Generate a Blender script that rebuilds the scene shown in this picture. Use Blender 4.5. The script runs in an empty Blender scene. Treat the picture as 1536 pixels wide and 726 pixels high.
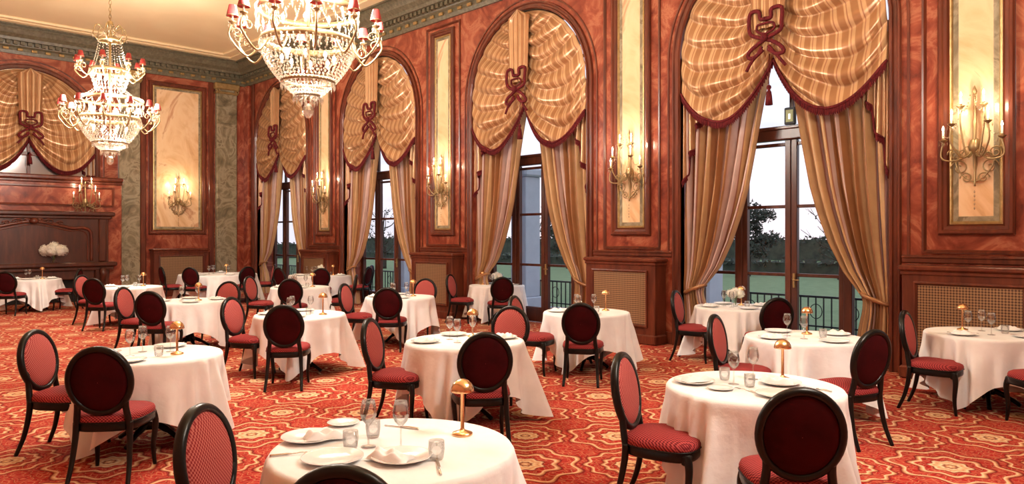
import bpy, math, random
from mathutils import Vector, Matrix
random.seed(7)
sc=bpy.context.scene
try:
    sc.view_settings.view_transform='Standard'
except Exception: pass
pi=math.pi
XW=10.3; YB=23.15; XL=-1.7; YR=-7.73; ZC=7.3
WINS=[-5.27,-0.08,5.11,10.30,15.50,20.69]
PIERS=[-2.67,2.515,7.705,12.9,18.095]
FR=1.60; ZS=4.66; TH=0.65

# ------------------------------------------------------------ mesh builder
class MB:
    def __init__(s): s.v=[];s.f=[];s.m=[];s.s=[];s.uv={}
    def add(s,vs,fs,mi=0,sm=True,M=None,uvs=None):
        o=len(s.v)
        for i,p in enumerate(vs):
            p=Vector(p)
            if M is not None: p=M@p
            s.v.append(p)
            if uvs: s.uv[o+i]=uvs[i]
        for f in fs:
            s.f.append([i+o for i in f]); s.m.append(mi); s.s.append(sm)
    def box(s,x0,x1,y0,y1,z0,z1,mi=0,bev=0.0,M=None):
        if x0>x1:x0,x1=x1,x0
        if y0>y1:y0,y1=y1,y0
        if z0>z1:z0,z1=z1,z0
        b=min(bev,(x1-x0)*.3,(y1-y0)*.3,(z1-z0)*.3)
        if b<=0:
            vs=[(x,y,z) for z in (z0,z1) for (x,y) in ((x0,y0),(x1,y0),(x1,y1),(x0,y1))]
            s.add(vs,[(3,2,1,0),(4,5,6,7),(0,1,5,4),(1,2,6,5),(2,3,7,6),(3,0,4,7)],mi,False,M); return
        def ring(i,z): return [(x0+i+b,y0+i,z),(x1-i-b,y0+i,z),(x1-i,y0+i+b,z),(x1-i,y1-i-b,z),(x1-i-b,y1-i,z),(x0+i+b,y1-i,z),(x0+i,y1-i-b,z),(x0+i,y0+i+b,z)]
        rs=[ring(b,z0),ring(0,z0+b),ring(0,z1-b),ring(b,z1)]
        vs=[p for r in rs for p in r]; fs=[]
        for k in range(3):
            for i in range(8):
                j=(i+1)%8; fs.append((k*8+i,k*8+j,k*8+8+j,k*8+8+i))
        fs.append(tuple(range(7,-1,-1))); fs.append(tuple(range(24,32)))
        s.add(vs,fs,mi,False,M)
    def lathe(s,prof,seg=16,mi=0,M=None,sm=True):
        vs=[];fs=[]
        for r,z in prof:
            for i in range(seg):
                a=2*pi*i/seg; vs.append((r*math.cos(a),r*math.sin(a),z))
        for k in range(len(prof)-1):
            for i in range(seg):
                j=(i+1)%seg; fs.append((k*seg+i,k*seg+j,(k+1)*seg+j,(k+1)*seg+i))
        s.add(vs,fs,mi,sm,M)
    def tube(s,pts,rad,seg=6,mi=0,closed=False,M=None,flat=None):
        pts=[Vector(p) for p in pts]; n=len(pts)
        if not hasattr(rad,'__len__'): rad=[rad]*n
        vs=[];fs=[];up=None
        for i in range(n):
            if closed: t=pts[(i+1)%n]-pts[i-1]
            else: t=pts[min(i+1,n-1)]-pts[max(i-1,0)]
            if t.length<1e-9: t=Vector((0,0,1))
            t.normalize()
            if up is None:
                up=Vector((0,0,1)) if abs(t.z)<.9 else Vector((1,0,0))
            up=(up-t*up.dot(t))
            if up.length<1e-6: up=t.orthogonal()
            up.normalize(); sd=t.cross(up)
            for k in range(seg):
                a=2*pi*k/seg
                vs.append(pts[i]+(up*math.sin(a)+sd*math.cos(a))*rad[i])
        rng=n if closed else n-1
        for i in range(rng):
            i2=(i+1)%n
            for k in range(seg):
                k2=(k+1)%seg
                fs.append((i*seg+k,i*seg+k2,i2*seg+k2,i2*seg+k))
        if not closed:
            fs.append(tuple(range(seg-1,-1,-1))); fs.append(tuple((n-1)*seg+k for k in range(seg)))
        s.add(vs,fs,mi,True,M)
    def octa(s,p,r,h=None,mi=0):
        h=h or r; x,y,z=p
        s.add([(x+r,y,z),(x,y+r,z),(x-r,y,z),(x,y-r,z),(x,y,z+h),(x,y,z-h)],
              [(0,1,4),(1,2,4),(2,3,4),(3,0,4),(1,0,5),(2,1,5),(3,2,5),(0,3,5)],mi,False)
    def grid(s,fn,nu,nv,mi=0,sm=True,uvf=None,M=None):
        vs=[];fs=[];uv=[]
        for j in range(nv+1):
            for i in range(nu+1):
                vs.append(fn(i/nu,j/nv)); uv.append(uvf(i/nu,j/nv) if uvf else (i/nu,j/nv))
        for j in range(nv):
            for i in range(nu):
                a=j*(nu+1)+i; fs.append((a,a+1,a+nu+2,a+nu+1))
        s.add(vs,fs,mi,sm,M,uv)
    def sweep(s,path,prof,closed=False,mi=0,sm=False,M=None):
        """path (a,z) in wall plane, prof (offset,depth into room). local: x=-depth,y=a"""
        n=len(path);nr=[]
        P=[Vector(p) for p in path]
        for i in range(n):
            a=P[i-1] if (closed or i>0) else None; b=P[(i+1)%n] if (closed or i<n-1) else None
            ds=[]
            if a is not None: ds.append((P[i]-a).normalized())
            if b is not None: ds.append((b-P[i]).normalized())
            ns=[Vector((d.y,-d.x)) for d in ds]
            m=ns[0] if len(ns)==1 else (ns[0]+ns[1])
            m.normalize(); k=1/max(.3,m.dot(ns[0])); nr.append(m*k)
        vs=[];fs=[];q=len(prof)
        for i in range(n):
            for (o,c) in prof:
                p=P[i]+nr[i]*o; vs.append((-c,p.x,p.y))
        for i in range(n if closed else n-1):
            i2=(i+1)%n
            for k in range(q-1): fs.append((i*q+k,i*q+k+1,i2*q+k+1,i2*q+k))
        s.add(vs,fs,mi,sm,M)
    def mesh(s,name,mats):
        me=bpy.data.meshes.new(name)
        me.from_pydata([tuple(p) for p in s.v],[],s.f)
        for m in mats: me.materials.append(m)
        me.polygons.foreach_set('material_index',s.m)
        me.polygons.foreach_set('use_smooth',s.s)
        if s.uv:
            l=me.uv_layers.new(name='UVMap')
            for lp in me.loops:
                l.data[lp.index].uv=s.uv.get(lp.vertex_index,(0,0))
        me.update()
        return me
def obj(name,me,loc=(0,0,0),rz=0,sc_=None):
    o=bpy.data.objects.new(name,me); bpy.context.collection.objects.link(o)
    o.location=loc; o.rotation_euler=(0,0,rz)
    if sc_: o.scale=sc_
    return o
def fin(mb,name,mats,loc=(0,0,0),rz=0): return obj(name,mb.mesh(name,mats),loc,rz)
def T(x,y,z): return Matrix.Translation((x,y,z))
def cr(pts,n=6):
    pts=[Vector(p) for p in pts]; out=[]
    for i in range(len(pts)-1):
        p0=pts[max(i-1,0)];p1=pts[i];p2=pts[i+1];p3=pts[min(i+2,len(pts)-1)]
        for k in range(n):
            t=k/n
            out.append(.5*((2*p1)+(p2-p0)*t+(2*p0-5*p1+4*p2-p3)*t*t+(3*p1-p0-3*p2+p3)*t**3))
    out.append(pts[-1]); return out
def lerpt(tab,z):
    if z>=tab[0][0]: return tab[0][1]
    for (a,b),(c,d) in zip(tab,tab[1:]):
        if z>=c:
            return d+(b-d)*(z-c)/(a-c)
    return tab[-1][1]

# ------------------------------------------------------------ materials
def newmat(name):
    m=bpy.data.materials.new(name); m.use_nodes=True; nt=m.node_tree
    return m,nt,nt.nodes['Principled BSDF']
def S(nt,a,sock):
    if isinstance(a,(int,float)): sock.default_value=a
    elif isinstance(a,tuple): sock.default_value=a if len(a)==len(sock.default_value) else a+(1,)
    else: nt.links.new(a,sock)
def mth(nt,op,a,b=0.0,c=0.0):
    n=nt.nodes.new('ShaderNodeMath'); n.operation=op
    S(nt,a,n.inputs[0]); S(nt,b,n.inputs[1])
    if op in('MULTIPLY_ADD','COMPARE','SMOOTH_MIN'): S(nt,c,n.inputs[2])
    return n.outputs[0]
def ramp(nt,fac,stops,interp='LINEAR'):
    n=nt.nodes.new('ShaderNodeValToRGB'); r=n.color_ramp; r.interpolation=interp
    while len(r.elements)<len(stops): r.elements.new(.5)
    for e,(p,c) in zip(r.elements,stops):
        e.position=p; e.color=tuple(c)+(1,)
    S(nt,fac,n.inputs[0]); return n.outputs[0]
def mix(nt,f,a,b,bt='MIX'):
    n=nt.nodes.new('ShaderNodeMix'); n.data_type='RGBA'; n.blend_type=bt
    S(nt,f,n.inputs[0]); S(nt,a,n.inputs[6]); S(nt,b,n.inputs[7]); return n.outputs[2]
def coord(nt,kind='Object',scale=(1,1,1)):
    t=nt.nodes.new('ShaderNodeTexCoord'); mp=nt.nodes.new('ShaderNodeMapping')
    nt.links.new(t.outputs[kind],mp.inputs[0]); mp.inputs['Scale'].default_value=scale; return mp.outputs[0]
def noise(nt,vec,sc_=3,det=4,dist=0,rough=.5):
    n=nt.nodes.new('ShaderNodeTexNoise'); nt.links.new(vec,n.inputs['Vector'])
    n.inputs['Scale'].default_value=sc_; n.inputs['Detail'].default_value=det
    n.inputs['Distortion'].default_value=dist; n.inputs['Roughness'].default_value=rough
    return n.outputs[0]
def bump(nt,b,h,st=.2,d=.01):
    n=nt.nodes.new('ShaderNodeBump'); n.inputs['Strength'].default_value=st; n.inputs['Distance'].default_value=d
    S(nt,h,n.inputs['Height']); nt.links.new(n.outputs[0],b.inputs['Normal'])
def plain(name,col,rough=.5,metal=0,sheen=0,em=None,est=0):
    m,nt,b=newmat(name); b.inputs['Base Color'].default_value=col+(1,)
    b.inputs['Roughness'].default_value=rough; b.inputs['Metallic'].default_value=metal
    if sheen: b.inputs['Sheen Weight'].default_value=sheen
    if em: b.inputs['Emission Color'].default_value=em+(1,); b.inputs['Emission Strength'].default_value=est
    return m
def noisy(name,stops,scale=2,det=6,dist=1,rough=.4,vs=(1,1,1),bst=0,metal=0,kind='Object',spec=.5):
    m,nt,b=newmat(name); v=coord(nt,kind,vs)
    n=noise(nt,v,scale,det,dist,.6)
    S(nt,ramp(nt,n,stops),b.inputs['Base Color']); b.inputs['Roughness'].default_value=rough; b.inputs['Metallic'].default_value=metal
    b.inputs['Specular IOR Level'].default_value=spec
    if bst: bump(nt,b,n,bst,.01)
    return m

M_red=noisy('faux_red_marble',[(.30,(.10,.017,.009)),(.42,(.20,.036,.018)),(.52,(.275,.062,.031)),(.60,(.38,.125,.064)),(.66,(.27,.060,.030)),(.8,(.155,.027,.014))],1.3,9,2.2,.26,spec=.45)
M_wood=noisy('mahogany',[(.3,(.065,.014,.007)),(.55,(.125,.028,.013)),(.75,(.19,.047,.022))],3,5,.6,.28,(3,3,.5),spec=.45)
M_wood2=noisy('dark_mahogany',[(.3,(.045,.012,.007)),(.6,(.085,.023,.012)),(.8,(.13,.038,.019))],3,5,.6,.3,(3,3,.5))
M_cream=noisy('cream_marble',[(.28,(.44,.21,.10)),(.40,(.67,.41,.21)),(.50,(.76,.52,.30)),(.58,(.78,.56,.34)),(.64,(.54,.27,.14)),(.70,(.76,.52,.31)),(.85,(.80,.60,.39))],1.0,9,2.4,.3,(1,1,.6))
M_green=noisy('olive_marble',[(.30,(.09,.07,.04)),(.45,(.20,.16,.095)),(.56,(.32,.27,.18)),(.62,(.17,.13,.075)),(.75,(.12,.09,.055))],1.6,9,2.4,.3)
M_corn=noisy('bronze_cornice',[(.3,(.075,.062,.034)),(.6,(.14,.118,.07)),(.8,(.21,.178,.11))],14,4,.3,.45,bst=.3)
M_gilt=noisy('antique_gilt',[(.3,(.30,.19,.07)),(.7,(.50,.34,.14))],12,4,0,.38,metal=.6)
M_ceil=noisy('ceiling_plaster',[(.3,(.78,.60,.34)),(.7,(.84,.66,.40))],.6,4,.5,.6)
M_plain=noisy('painted_wall',[(.3,(.38,.17,.10)),(.7,(.50,.24,.15))],1.2,6,1,.5)
M_gold=plain('polished_copper_gold',(.80,.50,.26),.22,1)
M_bronze=plain('aged_bronze',(.34,.24,.12),.4,.8)
M_black=noisy('black_lacquer',[(.3,(.003,.0025,.0025)),(.8,(.007,.005,.004))],8,3,0,.3,spec=.3)
M_white=plain('porcelain',(.80,.79,.77),.15)
M_candle=plain('ivory_candle',(.85,.78,.62),.5)
M_silver=plain('silver_cutlery',(.75,.74,.72),.18,1)
M_bulb=plain('flame_bulb',(1,.9,.7),.5,em=(1,.84,.6),est=9)
M_bulbw=plain('lamp_glow',(1,.9,.7),.5,em=(1,.75,.42),est=6)
M_shade=plain('red_lampshade',(.30,.020,.020),.7,em=(1,.12,.05),est=.02)
M_fringe=noisy('burgundy_fringe',[(.3,(.05,.004,.007)),(.7,(.16,.016,.018))],60,3,0,.8,(1,1,.2),spec=.2)
M_leaf=noisy('dusk_foliage',[(.3,(.022,.028,.020)),(.7,(.060,.072,.045))],2,3,0,.8)
M_bark=noisy('bark',[(.3,(.03,.02,.015)),(.7,(.07,.05,.035))],6,3,0,.9)
M_lawn=noisy('lawn_grass',[(.3,(.12,.18,.07)),(.7,(.18,.25,.11))],3,6,0,.9)
M_stone=noisy('terrace_stone',[(.3,(.24,.24,.25)),(.7,(.34,.34,.35))],2,6,0,.8)
M_stucco=noisy('white_stucco',[(.3,(.50,.53,.60)),(.7,(.58,.61,.68))],3,5,0,.8)
M_iron=plain('wrought_iron',(.02,.02,.02),.5,.5)
M_petal=noisy('white_petals',[(.3,(.76,.74,.62)),(.7,(.90,.89,.84))],8,3,0,.7)
M_stem=plain('green_stem',(.08,.18,.04),.6)
M_exit=plain('exit_sign_face',(.14,.15,.02),.4,em=(.5,.5,.05),est=.12)
M_dark=plain('firebox_black',(.01,.008,.007),.9)  # even near-black, for the flat sheet in place of the firebox opening

M_linen,nt,b=newmat('white_linen'); v=coord(nt); n=noise(nt,v,6,4)
S(nt,ramp(nt,n,[(.3,(.80,.80,.80)),(.7,(.87,.87,.875))]),b.inputs['Base Color']); b.inputs['Roughness'].default_value=.8
b.inputs['Specular IOR Level'].default_value=.2; bump(nt,b,noise(nt,v,7,5),.35,.03)
M_velvet,nt,b=newmat('burgundy_velvet'); v=coord(nt)
S(nt,ramp(nt,noise(nt,v,5,3),[(.3,(.020,.0008,.0015)),(.7,(.048,.0018,.0035))]),b.inputs['Base Color'])
b.inputs['Roughness'].default_value=.8; b.inputs['Specular IOR Level'].default_value=.10
b.inputs['Sheen Weight'].default_value=.05; b.inputs['Sheen Tint'].default_value=(.8,.05,.05,1)
def check_mat(name,c1,c2,sc_):
    m,nt,b=newmat(name); v=coord(nt)
    sp=nt.nodes.new('ShaderNodeSeparateXYZ'); nt.links.new(v,sp.inputs[0])
    yz=mth(nt,'ADD',sp.outputs[1],sp.outputs[2])
    a=mth(nt,'SINE',mth(nt,'MULTIPLY',sp.outputs[0],sc_)); c=mth(nt,'SINE',mth(nt,'MULTIPLY',yz,sc_))
    k=mth(nt,'MULTIPLY',a,c)
    f=mth(nt,'MULTIPLY_ADD',k,1.2,.5)
    S(nt,ramp(nt,f,[(.35,c1),(.65,c2)]),b.inputs['Base Color']); b.inputs['Roughness'].default_value=.8
    b.inputs['Specular IOR Level'].default_value=.2
    return m
M_check=check_mat('red_check_weave',(.12,.006,.010),(.38,.058,.055),260)
M_check2=check_mat('rose_check_weave',(.24,.020,.024),(.50,.14,.12),340)
def grille_mat():
    m,nt,b=newmat('brass_grille'); v=coord(nt)
    sp=nt.nodes.new('ShaderNodeSeparateXYZ'); nt.links.new(v,sp.inputs[0])
    a=mth(nt,'SINE',mth(nt,'MULTIPLY',mth(nt,'ADD',sp.outputs[1],sp.outputs[2]),95))
    c=mth(nt,'SINE',mth(nt,'MULTIPLY',mth(nt,'SUBTRACT',sp.outputs[1],sp.outputs[2]),95))
    k=mth(nt,'MULTIPLY',a,c)
    S(nt,ramp(nt,mth(nt,'MULTIPLY_ADD',k,.5,.5),[(.45,(.34,.20,.10)),(.60,(.08,.035,.018))]),b.inputs['Base Color'])
    b.inputs['Roughness'].default_value=.5; b.inputs['Metallic'].default_value=.2
    return m
M_grille=grille_mat()
def stripe_mat(name,cols,freq,rough,trans=0.0):
    m,nt,b=newmat(name)
    t=nt.nodes.new('ShaderNodeTexCoord'); sp=nt.nodes.new('ShaderNodeSeparateXYZ'); nt.links.new(t.outputs['UV'],sp.inputs[0])
    f=mth(nt,'FRACT',mth(nt,'MULTIPLY',sp.outputs[0],freq))
    col=ramp(nt,f,cols,'LINEAR')
    nn=noise(nt,coord(nt,'Object',(1,1,1)),5,3)
    col=mix(nt,.30,col,ramp(nt,nn,[(.3,(.55,.45,.37)),(.7,(1,1,1))]),'MULTIPLY')
    S(nt,col,b.inputs['Base Color']); b.inputs['Roughness'].default_value=rough
    b.inputs['Metallic'].default_value=.25
    if trans:
        b.inputs['Metallic'].default_value=0
        tr=nt.nodes.new('ShaderNodeBsdfTranslucent'); S(nt,col,tr.inputs[0])
        mx=nt.nodes.new('ShaderNodeMixShader'); mx.inputs[0].default_value=trans
        nt.links.new(b.outputs[0],mx.inputs[1]); nt.links.new(tr.outputs[0],mx.inputs[2])
        nt.links.new(mx.outputs[0],nt.nodes['Material Output'].inputs[0])
    return m
sA=(.37,.18,.078); sB=(.58,.365,.19); sC=(.30,.10,.05)
M_swag=stripe_mat('gold_striped_satin',[(0,sA),(.44,sA),(.49,sB),(.60,sB),(.64,sC),(.72,sB),(.92,sB),(.98,sA)],9,.30)
dA=(.43,.19,.075); dP=(.68,.49,.43); dG=(.66,.41,.20); dR=(.33,.09,.05)
M_drape=stripe_mat('striped_silk_drape',[(0,dA),(.30,dA),(.35,dP),(.56,dP),(.60,dR),(.66,dG),(.94,dG),(1,dA)],8,.38,.30)
def glass(name,tint,gl,ir=.5,base=.03):
    m=bpy.data.materials.new(name); m.use_nodes=True; nt=m.node_tree; nt.nodes.remove(nt.nodes['Principled BSDF'])
    tr=nt.nodes.new('ShaderNodeBsdfTransparent'); tr.inputs[0].default_value=tint+(1,)
    g=nt.nodes.new('ShaderNodeBsdfGlossy'); g.inputs['Roughness'].default_value=.05
    lw=nt.nodes.new('ShaderNodeLayerWeight'); lw.inputs[0].default_value=ir
    f=mth(nt,'MULTIPLY_ADD',lw.outputs['Fresnel'],gl,base)
    mx=nt.nodes.new('ShaderNodeMixShader'); nt.links.new(f,mx.inputs[0]); nt.links.new(tr.outputs[0],mx.inputs[1]); nt.links.new(g.outputs[0],mx.inputs[2])
    nt.links.new(mx.outputs[0],nt.nodes['Material Output'].inputs[0]); return m
M_glass=glass('clear_glass',(.96,.965,.97),.55,.32,.08)
M_pane=glass('window_glass',(.98,.985,.99),.20,.20,.02)
def crystal():
    m=bpy.data.materials.new('cut_crystal'); m.use_nodes=True; nt=m.node_tree; nt.nodes.remove(nt.nodes['Principled BSDF'])
    tr=nt.nodes.new('ShaderNodeBsdfTransparent'); g=nt.nodes.new('ShaderNodeBsdfGlossy'); g.inputs['Roughness'].default_value=.14
    g.inputs[0].default_value=(.95,.92,.85,1)
    tl=nt.nodes.new('ShaderNodeBsdfTranslucent'); tl.inputs[0].default_value=(.60,.56,.48,1)
    a=nt.nodes.new('ShaderNodeMixShader'); a.inputs[0].default_value=.26
    nt.links.new(g.outputs[0],a.inputs[1]); nt.links.new(tl.outputs[0],a.inputs[2])
    c=nt.nodes.new('ShaderNodeMixShader'); c.inputs[0].default_value=.62
    nt.links.new(tr.outputs[0],c.inputs[1]); nt.links.new(a.outputs[0],c.inputs[2])
    nt.links.new(c.outputs[0],nt.nodes['Material Output'].inputs[0]); return m
M_cry=crystal()
def carpet():
    m,nt,b=newmat('medallion_carpet'); v=coord(nt)
    nz=nt.nodes.new('ShaderNodeTexNoise'); nt.links.new(v,nz.inputs['Vector']); nz.inputs['Scale'].default_value=9; nz.inputs['Detail'].default_value=2
    ad=nt.nodes.new('ShaderNodeVectorMath'); ad.operation='MULTIPLY_ADD'
    nt.links.new(nz.outputs['Color'],ad.inputs[0]); ad.inputs[1].default_value=(.022,.022,0); nt.links.new(v,ad.inputs[2])
    sp=nt.nodes.new('ShaderNodeSeparateXYZ'); nt.links.new(ad.outputs[0],sp.inputs[0])
    def cell(size,ox,oy,pet,amp,scale,ph=0.0):
        x=mth(nt,'SUBTRACT',mth(nt,'FRACT',mth(nt,'ADD',mth(nt,'DIVIDE',sp.outputs[0],size),ox+50)),.5)
        y=mth(nt,'SUBTRACT',mth(nt,'FRACT',mth(nt,'ADD',mth(nt,'DIVIDE',sp.outputs[1],size),oy+50)),.5)
        r=mth(nt,'SQRT',mth(nt,'ADD',mth(nt,'MULTIPLY',x,x),mth(nt,'MULTIPLY',y,y)))
        th=mth(nt,'ARCTAN2',y,x)
        return mth(nt,'MULTIPLY_ADD',mth(nt,'MULTIPLY',mth(nt,'COSINE',mth(nt,'MULTIPLY',th,pet)),r),amp,mth(nt,'MULTIPLY',r,scale))
    r1=cell(1.16,0,0,8,.10,1.0); r2=cell(1.16,.5,.5,12,.07,1.2)
    r=mth(nt,'MINIMUM',r1,r2)
    R=(.34,.017,.014); D=(.13,.005,.007); G=(.56,.27,.13); C=(.74,.53,.32); O=(.40,.05,.03)
    K0=(0,0,0);K1=(1,1,1)
    s1=mth(nt,'MINIMUM',cell(.29,0,0,6,.22,1.0),cell(.29,.5,.5,4,.25,1.1))
    small=ramp(nt,s1,[(0,G),(.06,O),(.09,D),(.13,R),(.21,R),(.225,G),(.25,D),(.28,R),(.38,O),(.40,G),(.43,R)])
    vo=nt.nodes.new('ShaderNodeTexVoronoi'); vo.feature='DISTANCE_TO_EDGE'; vo.inputs['Scale'].default_value=17
    nt.links.new(ad.outputs[0],vo.inputs['Vector'])
    l=ramp(nt,vo.outputs['Distance'],[(.03,(.7,.7,.7)),(.08,K0)])
    field=mix(nt,.70,(R)+(1,),small)
    field=mix(nt,mth(nt,'MULTIPLY',l,.40),field,(.56,.24,.13,1))
    med=ramp(nt,r,[(0,C),(.025,G),(.04,D),(.055,C),(.085,G),(.11,C),(.125,D),(.14,R),(.185,O),(.20,C),(.215,G),(.235,D),(.25,R),(.325,O),(.335,C),(.35,G),(.365,D),(.39,R)])
    msk=ramp(nt,r,[(.125,K1),(.135,K0),(.185,K0),(.192,K1),(.24,K1),(.25,K0),(.322,K0),(.33,K1),(.370,K1),(.385,K0)])
    col=mix(nt,mth(nt,'MULTIPLY',msk,.95),field,med)
    v2=nt.nodes.new('ShaderNodeTexVoronoi'); v2.inputs['Scale'].default_value=34; nt.links.new(ad.outputs[0],v2.inputs['Vector'])
    d=ramp(nt,v2.outputs['Distance'],[(.18,K1),(.30,K0)])
    col=mix(nt,mth(nt,'MULTIPLY',d,.40),col,(.15,.006,.009,1))
    S(nt,col,b.inputs['Base Color']); b.inputs['Roughness'].default_value=.95
    b.inputs['Specular IOR Level'].default_value=.1
    return m
M_carpet=carpet()

# ------------------------------------------------------------ room shell
fl=MB(); fl.box(XL-.2,XW+TH,YR-.2,YB+.2,-.12,0,0)
fin(fl,'floor',[M_carpet])
ce=MB(); ce.box(XL-.2,XW+TH,YR-.2,YB+.2,ZC,ZC+.15,0)
fin(ce,'ceiling',[M_ceil])
w=MB()
NA=40
def wallface(c,wm):
    def q(a0,z0,a1,z1): w.add([(-c,a0,z0),(-c,a1,z0),(-c,a1,z1),(-c,a0,z1)],[(0,1,2,3)],wm,False)
    prev=YR-.2
    for cy in WINS:
        q(prev,0,cy-FR,ZC); prev=cy+FR
        for i in range(NA):
            t0=pi*i/NA;t1=pi*(i+1)/NA
            p0=(cy-FR*math.cos(t0),ZS+FR*math.sin(t0));p1=(cy-FR*math.cos(t1),ZS+FR*math.sin(t1))
            w.add([(-c,p0[0],p0[1]),(-c,p1[0],p1[1]),(-c,p1[0],ZC),(-c,p0[0],ZC)],[(0,1,2,3)],wm,False)
    q(prev,0,YB+.2,ZC)
wallface(0,0); wallface(-TH,1)
def arch_path(R,zb=0,n=NA):
    return [(-R,zb)]+[(-R*math.cos(pi*i/n),ZS+R*math.sin(pi*i/n)) for i in range(n+1)]+[(R,zb)]
AP=arch_path(FR)
for cy in WINS:
    vs=[];fs=[]
    for (a,z) in AP: vs+= [(0,cy+a,z),(TH,cy+a,z)]
    for i in range(len(AP)-1): fs.append((2*i,2*i+1,2*i+3,2*i+2))
    w.add(vs,fs,0,False)
fin(w,'wall_right',[M_red,M_stucco],(XW,0,0))
w=MB(); w.box(XL-.2,XW+TH,YB,YB+.2,0,ZC,0); fin(w,'wall_back',[M_red])
w=MB(); w.box(XL-.2,XL,YR-.2,YB,0,ZC,0); fin(w,'wall_left',[M_plain])
w=MB(); w.box(XL,XW+TH,YR-.2,YR,0,ZC,0); fin(w,'wall_front',[M_plain])

def cornice(name,length,loc,rz):
    m=MB()
    prof=[(0,6.62),(.05,6.62),(.07,6.70),(.07,6.78),(.13,6.82),(.16,6.90),(.16,6.93),(.30,6.93),(.32,7.0),(.42,7.08),(.48,7.18),(.50,7.20),(.50,7.26),(.56,7.26),(.56,7.30)]
    vs=[];fs=[]
    for a in (0,length):
        for c,z in prof: vs.append((-c,a,z))
    q=len(prof)
    for k in range(q-1): fs.append((k,k+1,q+k+1,q+k))
    m.add(vs,fs,0,False)
    n=int(length/.16)
    for i in range(n):
        a=(i+.5)*length/n
        m.box(-.25,-.155,a-.045,a+.045,6.84,6.925,0)
        if i%2==0: m.box(-.12,-.07,a-.03,a+.1,6.70,6.77,1,.01)
    return fin(m,name,[M_corn,M_gilt],loc,rz)
cornice('cornice_right',YB-YR,(XW,YR,0),0)
cornice('cornice_back',XW-XL,(XW,YB,0),pi/2)
cornice('cornice_left',YB-YR,(XL,YB,0),pi)
cornice('cornice_front',XW-XL,(XL,YR,0),-pi/2)
m=MB()
for off,wd,h in ((.85,.05,.04),(1.15,.10,.06)):
    x0,x1,y0,y1=XL+off,XW-off,YR+off,YB-off
    for (a,b_,c,d) in ((x0,x1,y0,y0+wd),(x0,x1,y1-wd,y1),(x0,x0+wd,y0+wd,y1-wd),(x1-wd,x1,y0+wd,y1-wd)):
        m.box(a,b_,c,d,ZC-h,ZC,0,.012)
fin(m,'trim_1',[M_ceil])

tri=2
ARCH_PROF=[(-.0,-.10),(0,.03),(.02,.06),(.05,.06),(.06,.03),(.10,.03),(.115,.05),(.14,.05),(.15,0)]
def arch_trim(parent_loc,rz,name,zb=.0):
    m=MB()
    path=arch_path(FR,zb)
    m.sweep(path,[(-o,c) for o,c in ARCH_PROF],False,0)
    m.sweep(arch_path(FR+.22,1.5),[(0,0),(0,.02),(-.03,.02),(-.03,0)],False,0)
    return fin(m,name,[M_wood],parent_loc,rz)
for cy in WINS:
    arch_trim((XW,cy,0),0,'trim_%d'%tri); tri+=1
def rect(hw,z0,z1): return [(-hw,z0),(-hw,z1),(hw,z1),(hw,z0)]
def panel(name,hw,z0,z1,loc,rz,outer=None):
    m=MB()
    m.sweep(rect(hw,z0,z1),[(0,0),(0,.05),(.02,.075),(.05,.075),(.065,.05),(.10,.045),(.12,.02),(.13,.012)],True,0)
    m.sweep(rect(hw-.13,z0+.13,z1-.13),[(0,.01),(0,.03),(.02,.035),(.03,.02),(.035,.014)],True,2)
    m.box(-.014,0,-hw+.12,hw-.12,z0+.12,z1-.12,1)
    m.sweep(rect(hw-.165,z0+.165,z1-.165),[(0,.0145),(.05,.0165),(.06,.0145)],True,3)
    if outer:
        m.sweep(rect(outer,1.56,6.52),[(0,0),(0,.03),(.025,.035),(.045,.01),(.05,0)],True,0)
    return fin(m,name,[M_wood,M_cream,M_gilt,M_green],loc,rz)
for k,py in enumerate(PIERS):
    panel('trim_%d'%tri,.41,1.80,6.40,(XW,py,0),0,.60); tri+=1
def cover(hw,ht=1.42,dp=.35):
    m=MB()
    m.box(-dp,-.032,-hw,hw,.0,ht-.06,0,.01)
    m.box(-dp-.03,-.032,-hw-.03,hw+.03,0,.16,0,.02)
    m.box(-dp-.045,-.032,-hw-.045,hw+.045,ht-.07,ht,0,.02)
    m.box(-dp-.02,-.032,-hw-.02,hw+.02,ht-.12,ht-.07,0,.01)
    h2=hw-.14
    m.sweep(rect(h2,.28,ht-.2),[(0,dp),(0,dp+.03),(.02,dp+.035),(.04,dp+.012),(.045,dp+.004)],True,0)
    m.box(-dp-.004,-dp+.02,-h2+.04,h2-.04,.32,ht-.24,1)
    return m.mesh('radiator_cover',[M_wood,M_grille])
cov=cover(.73)
for py in PIERS: obj('radiator_cover',cov,(XW,py,0))
for k,cy in enumerate(PIERS):
    m=MB(); m.box(-.03,0,-.84,.84,1.44,1.54,0,.01); m.box(-.045,0,-.84,.84,1.5,1.53,0,.01); m.box(-.02,0,-.84,.84,0,.2,0,.01)
    fin(m,'baseboard_right',[M_wood],(XW,cy,0))
m=MB(); m.box(-.06,0,22.46,22.62,0,6.62,0,.02); m.box(-.1,0,22.75,23.15,0,6.62,1,.02)
fin(m,'trim_%d'%tri,[M_wood,M_red],(XW,0,0)); tri+=1

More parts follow.
